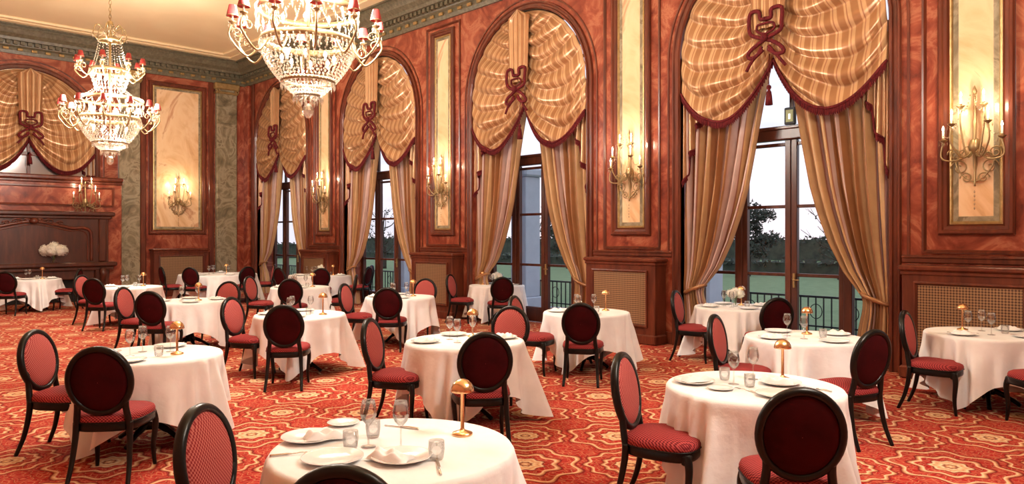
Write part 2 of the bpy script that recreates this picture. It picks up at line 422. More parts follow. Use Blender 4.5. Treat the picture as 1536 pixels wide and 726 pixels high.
# ---------- back wall
def pil(x0,x1,name):
    m=MB(); c=(x0+x1)/2; h=(x1-x0)/2
    m.box(-.16,0,-h,h,.3,6.45,0,.02)
    m.box(-.20,0,-h-.04,h+.04,0,.3,0,.02)
    m.box(-.20,0,-h-.03,h+.03,6.28,6.36,1,.02); m.box(-.24,0,-h-.07,h+.07,6.42,6.62,1,.03)
    for s_ in (-1,1):
        m.tube([(-.22,s_*(h-.02)+.07*math.cos(t)*(1-t/9),6.36+.07*math.sin(t)*(1-t/9)) for t in [i*.5 for i in range(16)]],.018,6,1)
    fin(m,name,[M_green,M_gilt],(c,YB,0),pi/2)
pil(9.30,9.95,'pilaster'); pil(6.50,7.06,'pilaster'); pil(-1.35,-.7,'pilaster'); pil(1.52,2.1,'pilaster')
m=MB(); m.box(-.08,0,-.17,.17,0,6.62,0,.02); fin(m,'trim_%d'%tri,[M_red],(10.13,YB,0),pi/2); tri+=1
panel('trim_%d'%tri,.84,1.85,6.42,(8.17,YB,0),pi/2,None); tri+=1
panel('trim_%d'%tri,.84,1.85,6.42,(.43,YB,0),pi/2,None); tri+=1
for xx in (8.17,.43):
    m=MB()
    for hw in (-1.0,1.0): m.box(-.07,0,hw-.08,hw+.08,0,6.62,0,.02)
    fin(m,'trim_%d'%tri,[M_wood],(xx,YB,0),pi/2); tri+=1
cov2=cover(.80); obj('radiator_cover',cov2,(8.17,YB,0),pi/2); obj('radiator_cover',cov2,(.43,YB,0),pi/2)
arch_trim((4.30,YB,0),pi/2,'trim_%d'%tri,3.4); tri+=1

# ---------- windows
def window_mesh():
    m=MB(); d=TH-.02
    def vb(a,hw,z0,z1,dd=.07): m.box(d-dd,d,a-hw,a+hw,z0,z1,0,.008)
    for a in (-.86,.86): vb(a,.06,0,3.3,.12); vb(a,.035,3.45,ZS+math.sqrt(FR*FR-.86**2))
    vb(-1.56,.05,0,ZS,.1); vb(1.56,.05,0,ZS,.1)
    vb(0,.035,3.45,ZS+FR)
    m.box(d-.14,d,-FR,FR,3.26,3.44,0,.02); m.box(d-.18,d,-FR,FR,3.42,3.47,0,.01)
    for s_ in (-1,1):
        for a in (.05,.765): vb(s_*a,.045,.05,3.26,.09)
        for z in (.30,1.19,2.24,3.2): m.box(d-.06,d,s_*.05,s_*.8,z-.025,z+.025,0,.006)
        m.box(d-.06,d,s_*.05,s_*.8,.02,.28,0,.01)
        for z in (.30,1.19,2.24): m.box(d-.05,d,s_*.88,s_*1.55,z-.025,z+.025,0,.006)
        m.box(d-.06,d,s_*.88,s_*1.55,.02,.28,0,.01)
    for z in (5.3,):
        hw=math.sqrt(max(0,FR*FR-max(0,z-ZS)**2)); m.box(d-.05,d,-hw,hw,z-.03,z+.03,0,.006)
    m.sweep(AP,[(0,-d+.1),(.08,-d+.1),(.08,-d)],False,0)
    m.box(d-.13,d-.09,-.075,-.045,1.0,1.22,2,.005); m.tube([(d-.12,-.06,1.12),(d-.16,-.06,1.12),(d-.16,-.16,1.12)],.01,6,2)
    vs=[(d-.02,a,z) for a,z in AP]; m.add(vs,[tuple(range(len(vs)))],1,False)
    return m.mesh('window',[M_wood2,M_pane,M_gilt])
wm=window_mesh()
for i,cy in enumerate(WINS): obj('window_%d'%(i+1),wm,(XW,cy,0))
m=MB(); m.box(-.04,.02,-.085,.085,-.13,.13,0,.01); m.box(-.045,-.04,-.055,.055,-.09,.09,1)
m.box(-.047,-.045,-.015,.015,-.05,.03,2)
fin(m,'exit_sign',[M_iron,M_exit,M_white],(XW+.43,5.06,3.60))

# ---------- curtains
def swag_part(m,short=False):
    nf=9
    def outer(v):
        L=FR*pi/2; tot=L+.56; s_=v*tot
        if s_<L: t=s_/FR; return (FR*.985*math.sin(t),ZS+FR*.985*math.cos(t))
        return (FR*.985,ZS-(s_-L))
    for sg in (-1,1):
        ph=random.random()
        def f(u,v,sg=sg,ph=ph,dz=0,dc=0):
            ox,oz=outer(v); cz=6.22-1.82*v
            sag=.68*v**.9
            a=ox*u
            z=cz+(oz-cz)*u - sag*4*u*(1-u)*(1+.10*(1-2*u))
            e=math.sin(pi*min(1,max(0,u)))**.5
            k=nf*v+.35*math.sin(3*u+ph*6)+.20*math.sin(8*u+ph*3+4*v)*v
            fr=k%1.0
            amp=.13*(.85+.3*math.sin(int(k)*2.3+5*u+ph*4))
            fold=math.sin(pi*fr**1.4)**.8
            c=.0+ (amp*fold)*(.22+.78*e)*min(1,v*5)+.06*e
            z-=.02*fold*e
            return (-(c+dc),sg*a,z-dz)
        m.grid(lambda u,v:f(u,1-v),40,170,0,True,lambda u,v:(u,v))
        n=120; top=[f(i/n,.9999) for i in range(n+1)]
        m.tube([(p[0]-.01,p[1],p[2]) for p in top],.022,6,1)
        vs=[];fs=[]
        for i,p in enumerate(top):
            dr=.12 if i%2 else .09
            vs+=[(p[0]-.012,p[1],p[2]+.01),(p[0]-.012+(.012 if i%2 else -.006),p[1],p[2]-dr)]
            if i: fs.append((2*i-2,2*i-1,2*i+1,2*i))
        m.add(vs,fs,1,False)
        zbot=[(0,2.62),(.16,2.80),(.2,3.10),(.45,3.2),(.5,3.55),(.75,3.65),(.8,3.9),(1,3.95)]
        def zb(t):
            for (a0,b0),(a1,b1) in zip(zbot,zbot[1:]):
                if t<=a1: return b0+(b1-b0)*(t-a0)/(a1-a0)
            return 3.95
        if short:
            zb0=zb; zb=lambda t,zb0=zb0:max(3.48,zb0(t))
        def g(u,v,sg=sg,zb=zb):
            z1=zb(u); z=4.5+(z1-4.5)*v
            a=1.585-.42*u-.05*v*u
            c=-.06+.055*math.sin(u*4*2*pi*.95+.5)*(.5+.5*v)
            return (-c,sg*a,z)
        m.grid(g,40,16,0,True,lambda u,v:(u*.35+.1,v))
        bt=[g(i/60,1) for i in range(61)]
        m.tube([(p[0]-.01,p[1],p[2]) for p in bt],.018,5,1)
        vs=[];fs=[]
        for i,p in enumerate(bt):
            dr=.10 if i%2 else .075
            vs+=[(p[0]-.012,p[1],p[2]),(p[0]-.015,p[1],p[2]-dr)]
            if i: fs.append((2*i-2,2*i-1,2*i+1,2*i))
        m.add(vs,fs,1,False)
    def st(u,v):
        hw=.30-.05*v; z=6.24-1.42*v
        lim=math.sqrt(max(0,(FR*.98)**2-max(0,z-ZS)**2))
        a=(u*2-1)*min(hw,lim)
        return (-(.20+.04*abs(math.sin(u*pi*4))),a,z)
    m.grid(st,40,10,0,True,lambda u,v:(u*.5,v))
    c=-.28
    def lp(pts,r=.03): m.tube(cr([(c+(k%2)*.02,a,z) for k,(a,z) in enumerate(pts)],4),r,7,1)
    lp([(0,4.94),(.08,4.95),(.10,5.06),(.24,5.06),(.25,4.85),(.22,4.74),(.05,4.66),(-.10,4.60),(-.24,4.50),(-.27,4.42),(-.17,4.40),(-.04,4.50)],.030)
    lp([(0,4.94),(-.08,4.95),(-.10,5.06),(-.24,5.06),(-.25,4.85),(-.22,4.74),(-.05,4.66),(.10,4.60),(.24,4.50),(.27,4.42),(.17,4.40),(.04,4.50)],.030)
    lp([(.12,4.86),(.13,4.78),(0,4.72),(-.13,4.78),(-.12,4.86),(0,4.88),(.12,4.86)],.018)
    m.lathe([(.0,4.60),(.05,4.62),(.06,4.66),(.05,4.70),(0,4.72)],10,1,T(c-.03,0,0))
    lp([(-.05,4.54),(-.13,4.44),(-.22,4.33),(-.30,4.22)],.024); lp([(.05,4.54),(.13,4.44),(.22,4.33),(.30,4.22)],.024)
    m.tube([(-.14,0,4.45),(-.16,.01,4.2),(-.16,0,3.98)],.008,5,1)
    m.lathe([(.0,4.0),(.03,3.98),(.035,3.95),(.018,3.92),(.035,3.89),(.045,3.82),(.055,3.70),(.0,3.70)],10,1,T(-.16,0,0))
INN=[(4.7,.06),(3.67,.27),(3.03,.39),(2.5,.50),(2.13,.61),(1.7,.77),(1.3,.97),(1.05,1.16),(.93,1.25),(.8,1.24),(.5,1.17),(0,1.10)]
def drape_part(m):
    for sg in (-1,1):
        ph=random.random()*6
        def f(u,v,sg=sg,ph=ph):
            z=4.7-4.68*v
            ai=lerpt(INN,z); ao=1.575
            wd=ao-ai
            a=ao-wd*u+.012*math.sin(u*2*pi*8+ph)
            amp=.05+.045*min(1,wd)
            tie=math.exp(-((z-.93)/.22)**2)
            amp*=1-.5*tie
            c=-.16+amp*math.sin(u*2*pi*6.5+ph+.3*math.sin(z*1.3))+.02*math.sin(u*2*pi*15+z)
            c+=.06*tie
            return (-c,sg*a,z)
        m.grid(f,110,70,2,True,lambda u,v:(u,v))
        pts=[]
        for i in range(22):
            t=2*pi*i/22; pts.append((.10+.09*math.cos(t)-.0,sg*(1.395+.185*math.sin(t)),.93+.07*math.sin(t+pi)))
        m.tube(pts,.03,6,0,True)
m=MB(); swag_part(m); drape_part(m)
cm=m.mesh('window_curtain',[M_swag,M_fringe,M_drape])
for cy in WINS: obj('window_curtain',cm,(XW,cy,0))
m=MB(); swag_part(m,True)
fin(m,'swag_valance',[M_swag,M_fringe,M_drape],(4.30,YB-.10,0),pi/2)
m=MB()
vs=[(-.02,a,z) for a,z in arch_path(FR,3.4)]; m.add(vs,[tuple(range(len(vs)))],1,False)
for a in (-.8,0,.8): m.box(-.07,-.02,a-.04,a+.04,3.43,5.8,0,.01)
m.box(-.07,-.02,-FR,FR,3.95,4.05,0,.01)
M_mirror=plain('grey_mirror',(.60,.59,.60),.10,.7)
fin(m,'arched_mirror',[M_wood,M_mirror],(4.30,YB,0),pi/2)

# fireplace
m=MB()
m.box(-.55,0,-2.15,2.15,0,3.30,0,.02)
m.box(-.66,0,-2.19,2.19,3.30,3.42,1,.03); m.box(-.60,0,-2.17,2.17,3.22,3.30,1,.02)
m.sweep(rect(1.95,2.60,3.15),[(0,.55),(0,.58),(.04,.585),(.06,.55)],True,1)
m.box(-.66,-.5,-1.78,1.78,1.0,2.36,2,.02)
m.box(-.80,-.5,-1.92,1.92,2.34,2.46,2,.03); m.box(-.74,-.5,-1.84,1.84,2.26,2.34,2,.02)
m.box(-.88,-.5,-1.95,1.95,.96,1.08,2,.03); m.box(-.80,-.5,-1.88,1.88,.86,.96,2,.02)
for s_ in(-1,1):
    m.box(-.76,-.5,s_*1.78,s_*1.42,0,.9,2,.03)
    m.box(-.72,-.5,s_*1.72,s_*1.52,1.08,2.28,2,.03)
    m.tube(cr([(-.78,s_*1.6,.88),(-.86,s_*1.6,.75),(-.80,s_*1.6,.55),(-.78,s_*1.6,.3)],5),[.09]*5+[.08]*5+[.06]*6,8,2)
m.box(-.7,-.5,-1.42,1.42,.62,.9,2,.02)
m.box(-.56,-.552,-1.42,1.42,.02,.64,3)
pa=[(-1.35,1.12),(-1.35,1.75),(-1.30,1.95),(-1.12,2.02),(-.9,2.0),(-.5,2.10),(0,2.18),(.5,2.10),(.9,2.0),(1.12,2.02),(1.30,1.95),(1.35,1.75),(1.35,1.12)]
m.tube(cr([(-.67,a,z) for a,z in pa],5),.045,8,1)
m.tube(cr([(-.665,a*.93,1.12+(z-1.12)*.92) for a,z in pa],5),.018,6,1)
for s_ in(-1,1):
    for r0,a0,z0 in ((.12,.35,2.18),(.09,.6,2.14),(.07,.15,2.22)):
        m.tube([(-.71,s_*a0+r0*(1-t/10)*math.cos(t),z0+r0*.6*(1-t/10)*math.sin(t)) for t in [i*.5 for i in range(18)]],.018,6,1)
m.lathe([(0,-.05),(.09,-.03),(.12,.03),(.08,.09),(0,.12)],10,1,T(-.70,0,2.16))
fin(m,'fireplace',[M_red,M_wood,M_wood2,M_dark],(4.30,YB,0),pi/2)

# ---------- sconces
def sconce_mesh():
    m=MB()
    m.tube(cr([(-.05,0,-.85),(-.03,0,-.6),(-.06,0,-.3),(-.03,0,0),(-.05,0,.25)],5),[.012]*5+[.022]*10+[.014]*6,8,0)
    m.lathe([(0,-.12),(.05,-.1),(.075,-.02),(.05,.06),(0,.1)],12,0,T(-.04,0,-.35))
    m.lathe([(0,-.05),(.02,-.03),(.03,0),(.012,.05),(0,.09)],10,0,T(-.05,0,.30))
    cands=[(.12,.16,.12),(.19,.27,-.10),(.31,.17,-.28)]
    for a,c,z in cands:
        for s_ in(-1,1):
            e=(-c,s_*a,z)
            m.tube(cr([(-.04,0,-.38),(-.5*c-.05,s_*a*.5,-.50+.1*z),(-c,s_*a*1.05,z-.22),(-c,s_*a,z-.03)],6),[.011]*19,6,0)
            m.tube([(-.5*c,s_*(a*.5)+.06*(1-t/9)*math.cos(t),-.44+z*.2+.06*(1-t/9)*math.sin(t)) for t in [i*.5 for i in range(14)]],.007,5,0)
            m.lathe([(0,-.03),(.012,-.03),(.045,0),(.048,.008),(.018,.006),(.016,.03),(0,.03)],12,0,T(*e))
            m.lathe([(.013,.02),(.013,.115),(.0,.118)],8,1,T(*e))
            m.lathe([(.004,.115),(.013,.13),(.014,.145),(.007,.17),(0,.185)],8,2,T(*e))
            for k in range(4):
                t=k*pi/2; m.octa((e[0]+.045*math.cos(t),e[1]+.045*math.sin(t),z-.045),.009,.03,3)
            m.octa((e[0],e[1],z-.07),.011,.035,3)
    for s_ in(-1,1):
        for (a0,z0,r0) in ((.16,-.62,.10),(.09,-.75,.07),(.22,-.45,.08)):
            m.tube([(-.05,s_*(a0+r0*(1-t/11)*math.cos(t)),z0+r0*(1-t/11)*math.sin(t)) for t in [i*.45 for i in range(20)]],.009,5,0)
        m.tube(cr([(-.04,0,-.8),(-.06,s_*.12,-.72),(-.05,s_*.20,-.55),(-.05,s_*.10,-.40)],5),.009,5,0)
    for s_ in(-1,1):
        for i in range(12):
            t=i/11; m.octa((-.17,s_*(.02+.10*t),.24-.13*math.sin(pi*t)-.10*t),.009,.011,3)
            m.octa((-.2,s_*(.12+.18*t),.02-.12*math.sin(pi*t)-.25*t),.009,.011,3)
    for i in range(5): m.octa((-.06,0,-.92-.05*i),.012,.022,3)
    return m.mesh('wall_sconce',[M_bronze,M_candle,M_bulb,M_cry])
sm=sconce_mesh()
def plight(name,loc,p,col,r,par):
    l=bpy.data.lights.new(name,'POINT'); l.energy=p; l.color=col; l.shadow_soft_size=r
    o=bpy.data.objects.new(name,l); o.location=loc; bpy.context.collection.objects.link(o)
    o.parent=par; o.matrix_parent_inverse=(Matrix.Translation(par.location)@Matrix.Rotation(par.rotation_euler[2],4,'Z')).inverted()
    return o
WARM=(1,.80,.54)
def sconce(x,y,z,rz,p=11):
    so=obj('wall_sconce',sm,(x,y,z),rz)
    d=Vector((-math.cos(rz),-math.sin(rz),0)); s_=Vector((-math.sin(rz),math.cos(rz),0))
    for k in(-1,1):
        q=Vector((x,y,z))+d*.30+s_*(.20*k); plight('bulb_light',(q.x,q.y,z+.12),p,WARM,.02,so)
for py in PIERS: sconce(XW-.014,py,3.24,0)
sconce(8.17,YB-.014,3.24,pi/2); sconce(.43,YB-.014,3.24,pi/2)
sconce(5.52,YB-.56,3.24-.15,pi/2,6); sconce(3.08,YB-.56,3.24-.15,pi/2,6)

# ---------- chandelier
def chandelier_mesh():
    m=MB()
    m.lathe([(0,7.30),(.14,7.30),(.13,7.24),(.06,7.18),(.02,7.14),(0,7.14)],16,0)
    z=7.14; k=0
    while z>5.95:
        pts=[]
        for i in range(10):
            t=2*pi*i/10; rr=.022*math.cos(t)
            pts.append((rr,0,z-.035+.045*math.sin(t)) if k%2 else (0,rr,z-.035+.045*math.sin(t)))
        m.tube(pts,.007,5,0,True); z-=.068; k+=1
    m.tube([(0,0,6.0),(0,0,3.4)],.022,8,0)
    m.lathe([(0,6.02),(.05,5.98),(.07,5.9),(.03,5.82),(.05,5.75),(.09,5.68),(.04,5.6),(0,5.58)],14,0)
    def ring(r,z,h=.03):
        m.lathe([(r,z-h),(r+.018,z-h*.5),(r+.018,z+h*.5),(r,z+h),(r-.01,z+h),(r-.01,z-h),(r,z-h)],40,0)
    ring(.20,5.62); ring(.35,5.02,.035); ring(.58,4.45,.035); ring(.53,4.08,.04); ring(.30,3.62,.02)
    def beads(p0,p1,n,r=.014,sag=0):
        p0=Vector(p0);p1=Vector(p1)
        for i in range(n+1):
            t=i/n; p=p0.lerp(p1,t); p.z-=sag*4*t*(1-t); m.octa(p,r*random.uniform(.85,1.1),r*1.15,3)
    def P(r,a,z): return (r*math.cos(a),r*math.sin(a),z)
    N=16
    for i in range(N):
        a=2*pi*i/N
        beads(P(.07,a,5.90),P(.20,a,5.66),8,.011,.04)
        beads(P(.20,a,5.58),P(.34,a,5.05),14,.011,.08)
    for i in range(32):
        a=2*pi*i/32
        for kk in range(5):
            t=kk/4; m.octa(P(.35-.09*t,a,4.96-.30*t*1.0),.014,.035,3)
        m.octa(P(.37,a,4.95),.012,.045,3)
        if i%2: beads(P(.22,a,4.72),P(.57,a,4.47),12,.012,.04)
        m.octa(P(.59,a,4.36),.014,.055,3); m.octa(P(.59,a+.08,4.24),.012,.05,3); m.octa(P(.575,a+.05,4.30),.012,.05,3)
    NB=48
    for i in range(NB):
        a=2*pi*i/NB
        for kk in range(20):
            t=kk/19; r=.13+.42*(1-t**1.7); zz=4.05-.62*t
            m.octa(P(r,a+.03*(kk%2),zz),.016*random.uniform(.8,1.15),.019,3)
        m.octa(P(.56,a,3.99),.014,.05,3)
        if i%2==0: m.octa(P(.31,a,3.56),.013,.05,3); m.octa(P(.48,a,3.84),.013,.045,3)
        if i%3==0: m.octa(P(.17,a,3.40),.013,.05,3)
    ring(.13,3.46,.02)
    for i in range(8):
        a=2*pi*i/8; m.octa(P(.08,a,3.36),.014,.05,3)
        beads(P(.02,a,3.44),P(.10,a,3.40),3,.012)
    m.lathe([(0,3.18),(.03,3.19),(.06,3.23),(.068,3.27),(.055,3.32),(.025,3.35),(0,3.36)],12,3,None,False)
    def arm(a,r0,z0,r1,z1,dip,rad=.013,shade=True,k=1.0):
        pts=cr([P(r0,a,z0),P((r0+r1)/2,a,z0-dip),P(r1+.02,a,z1-dip*.9),P(r1+.03,a,z1-.09),P(r1,a,z1-.03)],6)
        m.tube(pts,rad,6,0)
        c=Vector(P(r1-.05,a,z1-dip*.6))
        m.tube([c+Vector((math.cos(a)*.07*(1-t/9)*math.cos(t),math.sin(a)*.07*(1-t/9)*math.cos(t),.07*(1-t/9)*math.sin(t))) for t in [q*.5 for q in range(15)]],.008,5,0)
        e=P(r1,a,z1)
        m.lathe([(0,-.04),(.014,-.035),(.042,-.005),(.045,.004),(.014,.004),(.012,.02)],12,0,T(*e))
        m.lathe([(.011,0),(.011,.10),(0,.10)],8,1,T(*e))
        if shade:
            m.lathe([(.068*k,.065),(.040*k,.065+.125*k),(.038*k,.065+.125*k),(.064*k,.067)],14,4,T(*e))
            m.lathe([(.069*k,.060),(.071*k,.065),(.069*k,.072)],14,0,T(*e))
        m.lathe([(.005,.10),(.013,.115),(.011,.14),(0,.16)],8,2,T(*e))
        for q in range(5):
            t=2*pi*q/5; m.octa((e[0]+.042*math.cos(t),e[1]+.042*math.sin(t),z1-.045),.009,.03,3)
        m.octa((e[0],e[1],z1-.09),.012,.04,3)
        return e
    ends=[]
    for i in range(12):
        ends.append(arm(2*pi*i/12+.13,.50,4.08,.84,4.24,.22))
    for i in range(12):
        a=ends[i];b_=ends[(i+1)%12]; beads((a[0],a[1],4.2),(b_[0],b_[1],4.2),11,.009,.13)
    for i in range(8): arm(2*pi*i/8+.3,.34,5.02,.58,5.12,.15,.013,True,.9)
    for i in range(6):
        a=2*pi*i/6; m.tube(cr([P(.05,a,5.75),P(.22,a,5.9),P(.30,a,5.72),P(.22,a,5.60)],5),.011,6,0)
        m.octa(P(.30,a,5.66),.014,.05,3)
    for i in range(8):
        a=2*pi*i/8+.2
        for r,zz in ((.36,4.28),(.30,3.88),(.2,4.86)):
            p=P(r,a,zz)
            m.lathe([(.0,-.06),(.012,-.06),(.012,-.02),(0,-.02)],8,1,T(*p))
            m.lathe([(.006,-.02),(.02,0),(.022,.02),(.012,.045),(0,.06)],10,2,T(*p))
    return m.mesh('crystal_chandelier',[M_bronze,M_candle,M_bulb,M_cry,M_shade])
chm=chandelier_mesh()
CW=(1,.92,.81)
for cyy in (15.8,7.95,.1):
    cho=obj('crystal_chandelier',chm,(4.30,cyy,0))
    for i in range(6):
        a=2*pi*i/6+.4; plight('bulb_light',(4.30+.70*math.cos(a),cyy+.70*math.sin(a),4.52),200,CW,.03,cho)
    plight('core_light',(4.30,cyy,4.22),13,CW,.04,cho)
    plight('core_light',(4.30+.05,cyy,3.80),7,CW,.03,cho)

# ---------- chair
def chair_mesh():
    m=MB()
    NS=36
    def outl(sx,sy,z,cy=0):
        out=[]
        for i in range(NS):
            t=2*pi*i/NS; c=math.cos(t);s_=math.sin(t)
            x=math.copysign(abs(c)**.62,c); y=math.copysign(abs(s_)**.62,s_)
            wd=.235+.022*y
            out.append((x*wd*sx,cy+y*.235*sy,z))
        return out
    def loft(rings,mi):
        vs=[p for r in rings for p in r]; fs=[]
        for k in range(len(rings)-1):
            for i in range(NS):
                j=(i+1)%NS; fs.append((k*NS+i,k*NS+j,(k+1)*NS+j,(k+1)*NS+i))
        m.add(vs,fs,mi,True)
    loft([outl(.9,.9,.375),outl(1,1,.375),outl(1.02,1.02,.39),outl(1.02,1.02,.42),outl(1.0,1.0,.435)],0)
    loft([outl(1.0,1.0,.432),outl(1.035,1.035,.445),outl(1.035,1.035,.465),outl(1.0,1.0,.485),outl(.9,.9,.50),outl(.7,.7,.512),outl(.4,.4,.518),outl(.01,.01,.52)],1)
    m.tube(outl(1.035,1.035,.438),.006,5,0,True)
    C=Vector((0,-.262,.745)); U=Vector((0,-.17,.985)).normalized(); Nn=Vector((0,.985,.17)).normalized(); X=Vector((1,0,0))
    A=.207;B=.234
    ne=48
    el=[C+X*(A*math.cos(2*pi*i/ne))+U*(B*math.sin(2*pi*i/ne)) for i in range(ne)]
    vs=[];fs=[]
    sec=[(-.016,-.02),(-.016,.018),(-.006,.027),(.010,.027),(.022,.016),(.026,0),(.022,-.018),(.008,-.026),(-.006,-.026)]
    for i in range(ne):
        t=2*pi*i/ne; o=(X*(math.cos(t)/A)+U*(math.sin(t)/B)).normalized()
        for a,b_ in sec: vs.append(el[i]+o*a+Nn*b_)
    q=len(sec)
    for i in range(ne):
        i2=(i+1)%ne
        for k in range(q):
            k2=(k+1)%q; fs.append((i*q+k,i*q+k2,i2*q+k2,i2*q+k))
    m.add(vs,fs,0,True)
    for sgn,mi,dp in((1,3,.032),(-1,2,.028)):
        vs=[];fs=[];sr=[1,.9,.75,.55,.3,.01]
        for s_ in sr:
            d=.010+dp*math.sqrt(max(0,1-s_**2.2))
            for i in range(ne):
                t=2*pi*i/ne
                vs.append(C+X*((A-.010)*s_*math.cos(t))+U*((B-.010)*s_*math.sin(t))+Nn*(sgn*d))
        for k in range(len(sr)-1):
            for i in range(ne):
                j=(i+1)%ne; fs.append((k*ne+i,k*ne+j,(k+1)*ne+j,(k+1)*ne+i))
        m.add(vs,fs,mi,True)
    for s_ in(-1,1):
        t=-.82
        p=C+X*(s_*A*math.cos(t))+U*(B*math.sin(t))
        m.tube(cr([p+Vector((0,0,.10))+X*(s_*.045),p+X*(s_*.022),(s_*.175,-.215,.46),(s_*.180,-.20,.40)],5),[.010,.014,.018,.02,.022,.024]+[.024]*10,8,0)
        m.tube(cr([(s_*.18,-.205,.44),(s_*.185,-.215,.32),(s_*.195,-.25,.15),(s_*.205,-.31,0)],6),[.026-.010*i/18 for i in range(19)],8,0)
        m.tube(cr([(s_*.20,.195,.42),(s_*.218,.212,.33),(s_*.205,.200,.15),(s_*.212,.215,0)],6),[.030-.016*i/18 for i in range(19)],8,0)
        m.box(s_*.20-.028,s_*.20+.028,.165,.222,.36,.425,0,.008)
    return m.mesh('dining_chair',[M_black,M_check,M_velvet,M_check2])
chair=chair_mesh()

# ---------- table
def table_mesh(r,seed):
    rnd=random.Random(seed); m=MB()
    a=r+.45; N=240; rows=24; ph=[rnd.random()*6.28 for _ in range(6)]; rot=rnd.random()*pi
    vs=[];fs=[]
    tops=[.0001,.3,.6,.85,.975]
    for s_ in tops:
        for i in range(N):
            t=2*pi*i/N; vs.append((r*s_*math.cos(t),r*s_*math.sin(t),.757))
    for j in range(rows+1):
        v=j/rows
        for i in range(N):
            t=2*pi*i/N; u=((t+rot)%(pi/2))-pi/4
            R=a/max(abs(math.cos(t+rot)),abs(math.sin(t+rot)))
            dr=R-r
            drop=.73-math.log(1+math.exp((.73-dr)*14))/14 if dr<1.5 else .73
            drop=min(drop,.735)
            cn=max(0,1-abs(u)/.40); cn=cn*cn*(3-2*cn)
            L=v*drop
            w1=math.sin(9*t+ph[0]+.6*math.sin(2*t+ph[3])); w1=math.copysign(abs(w1)**.7,w1)
            w2=math.sin(16*t+ph[1]+.5*math.sin(3*t))
            fold=.55*w1+.45*w2*abs(math.sin(2.5*t+ph[4]))
            fc=math.cos(u*26)*cn
            g=min(1,L*5)
            rr=r+.010+L*(.07+.17*fold*g+.04*cn+.17*fc)
            rr=max(rr,r-.015*g+.002)
            zz=.757-L
            if j==0: rr=r; zz=.755
            tw=t+.05*L*math.sin(5*t+ph[3])
            vs.append((rr*math.cos(tw),rr*math.sin(tw),zz))
    tot=len(tops)+rows+1
    for k in range(tot-1):
        for i in range(N):
            j=(i+1)%N; fs.append((k*N+i,k*N+j,(k+1)*N+j,(k+1)*N+i))
    m.add(vs,fs,0,True)
    m.lathe([(0,.74),(r-.03,.74),(r-.03,.715),(0,.715)],40,1)
    m.lathe([(.0,.715),(.09,.715),(.05,.66),(.045,.3),(.07,.18),(.09,.12),(0,.1)],16,1)
    for k in range(4):
        t=k*pi/2+.4
        m.tube(cr([(0.05*math.cos(t),.05*math.sin(t),.16),(.18*math.cos(t),.18*math.sin(t),.10),(.30*math.cos(t),.30*math.sin(t),.02)],5),[.03]*5+[.022]*6,8,1)
    return m.mesh('dining_table',[M_linen,M_black])
tmeshes=[table_mesh(.575,s_) for s_ in range(5)]

# ---------- tableware
def mk(prof,mats,name,seg=28,mi=0):
    m=MB(); m.lathe(prof,seg,mi); return m.mesh(name,mats)
plate=mk([(0,.006),(.08,.006),(.095,.012),(.135,.022),(.14,.024),(.14,.021),(.095,.006),(.07,0),(0,0)],[M_white],'dinner_plate',40)
splate=mk([(0,.005),(.05,.005),(.06,.010),(.085,.016),(.088,.014),(.06,.004),(.04,0),(0,0)],[M_white],'side_plate',32)
wine=mk([(.0,.002),(.036,.001),(.037,.003),(.012,.008),(.0042,.014),(.0036,.06),(.0040,.10),(.012,.110),(.030,.130),(.039,.155),(.040,.175),(.035,.205),(.030,.228),(.0288,.2285),(.0338,.205),(.0388,.175),(.0378,.156),(.029,.132),(.010,.113),(0,.112)],[M_glass],'wine_glass',28)
tumb=mk([(0,.002),(.028,.001),(.033,.01),(.038,.05),(.036,.088),(.0345,.088),(.0365,.05),(.0315,.014),(0,.012)],[M_glass],'water_tumbler',24)
def lamp_mesh():
    m=MB()
    m.lathe([(0,0),(.052,0),(.054,.004),(.052,.012),(.030,.020),(.013,.026),(.010,.034),(.0095,.215),(.012,.222),(0,.225)],28,0)
    m.lathe([(.058,.222),(.060,.226),(.057,.245),(.047,.265),(.030,.280),(.012,.287),(0,.288)],28,0)
    m.lathe([(.056,.224),(.050,.228),(.0,.229)],24,1)
    return m.mesh('table_lamp',[M_gold,M_bulbw])
lamp=lamp_mesh()
def napkin_mesh():
    m=MB()
    def f(u,v):
        x=(u-.5)*.20;y=(v-.5)*.11
        e=min(u,1-u,v,1-v)*6; e=min(1,e)
        return (x+.01*math.sin(v*7),y,.002+.028*e**.5+.010*e*math.sin(x*70+y*25)+.006*e*math.sin(y*120))
    m.grid(f,26,16,0)
    m.grid(lambda u,v:((u-.5)*.198,(v-.5)*.108,.001),2,2,0)
    return m.mesh('linen_napkin',[M_linen])
napk=napkin_mesh()
def knife_mesh(fork):
    m=MB()
    if fork:
        m.tube(cr([(0,-.10,.004),(0,0,.006),(0,.04,.010),(0,.06,.006)],4),[.006]*4+[.003]*9,6,0)
        m.box(-.011,.011,.055,.068,.004,.008,0)
        for k in range(4): m.box(-.011+.0062*k,-.0085+.0062*k,.066,.10,.004,.0065,0)
    else:
        m.tube([(0,-.11,.005),(0,-.05,.006),(0,0,.005)],[.006,.007,.005],6,0)
        m.box(-.002,.012,0,.10,.002,.0035,0)
    return m.mesh('fork' if fork else 'table_knife',[M_silver])
fork=knife_mesh(True); knife=knife_mesh(False)
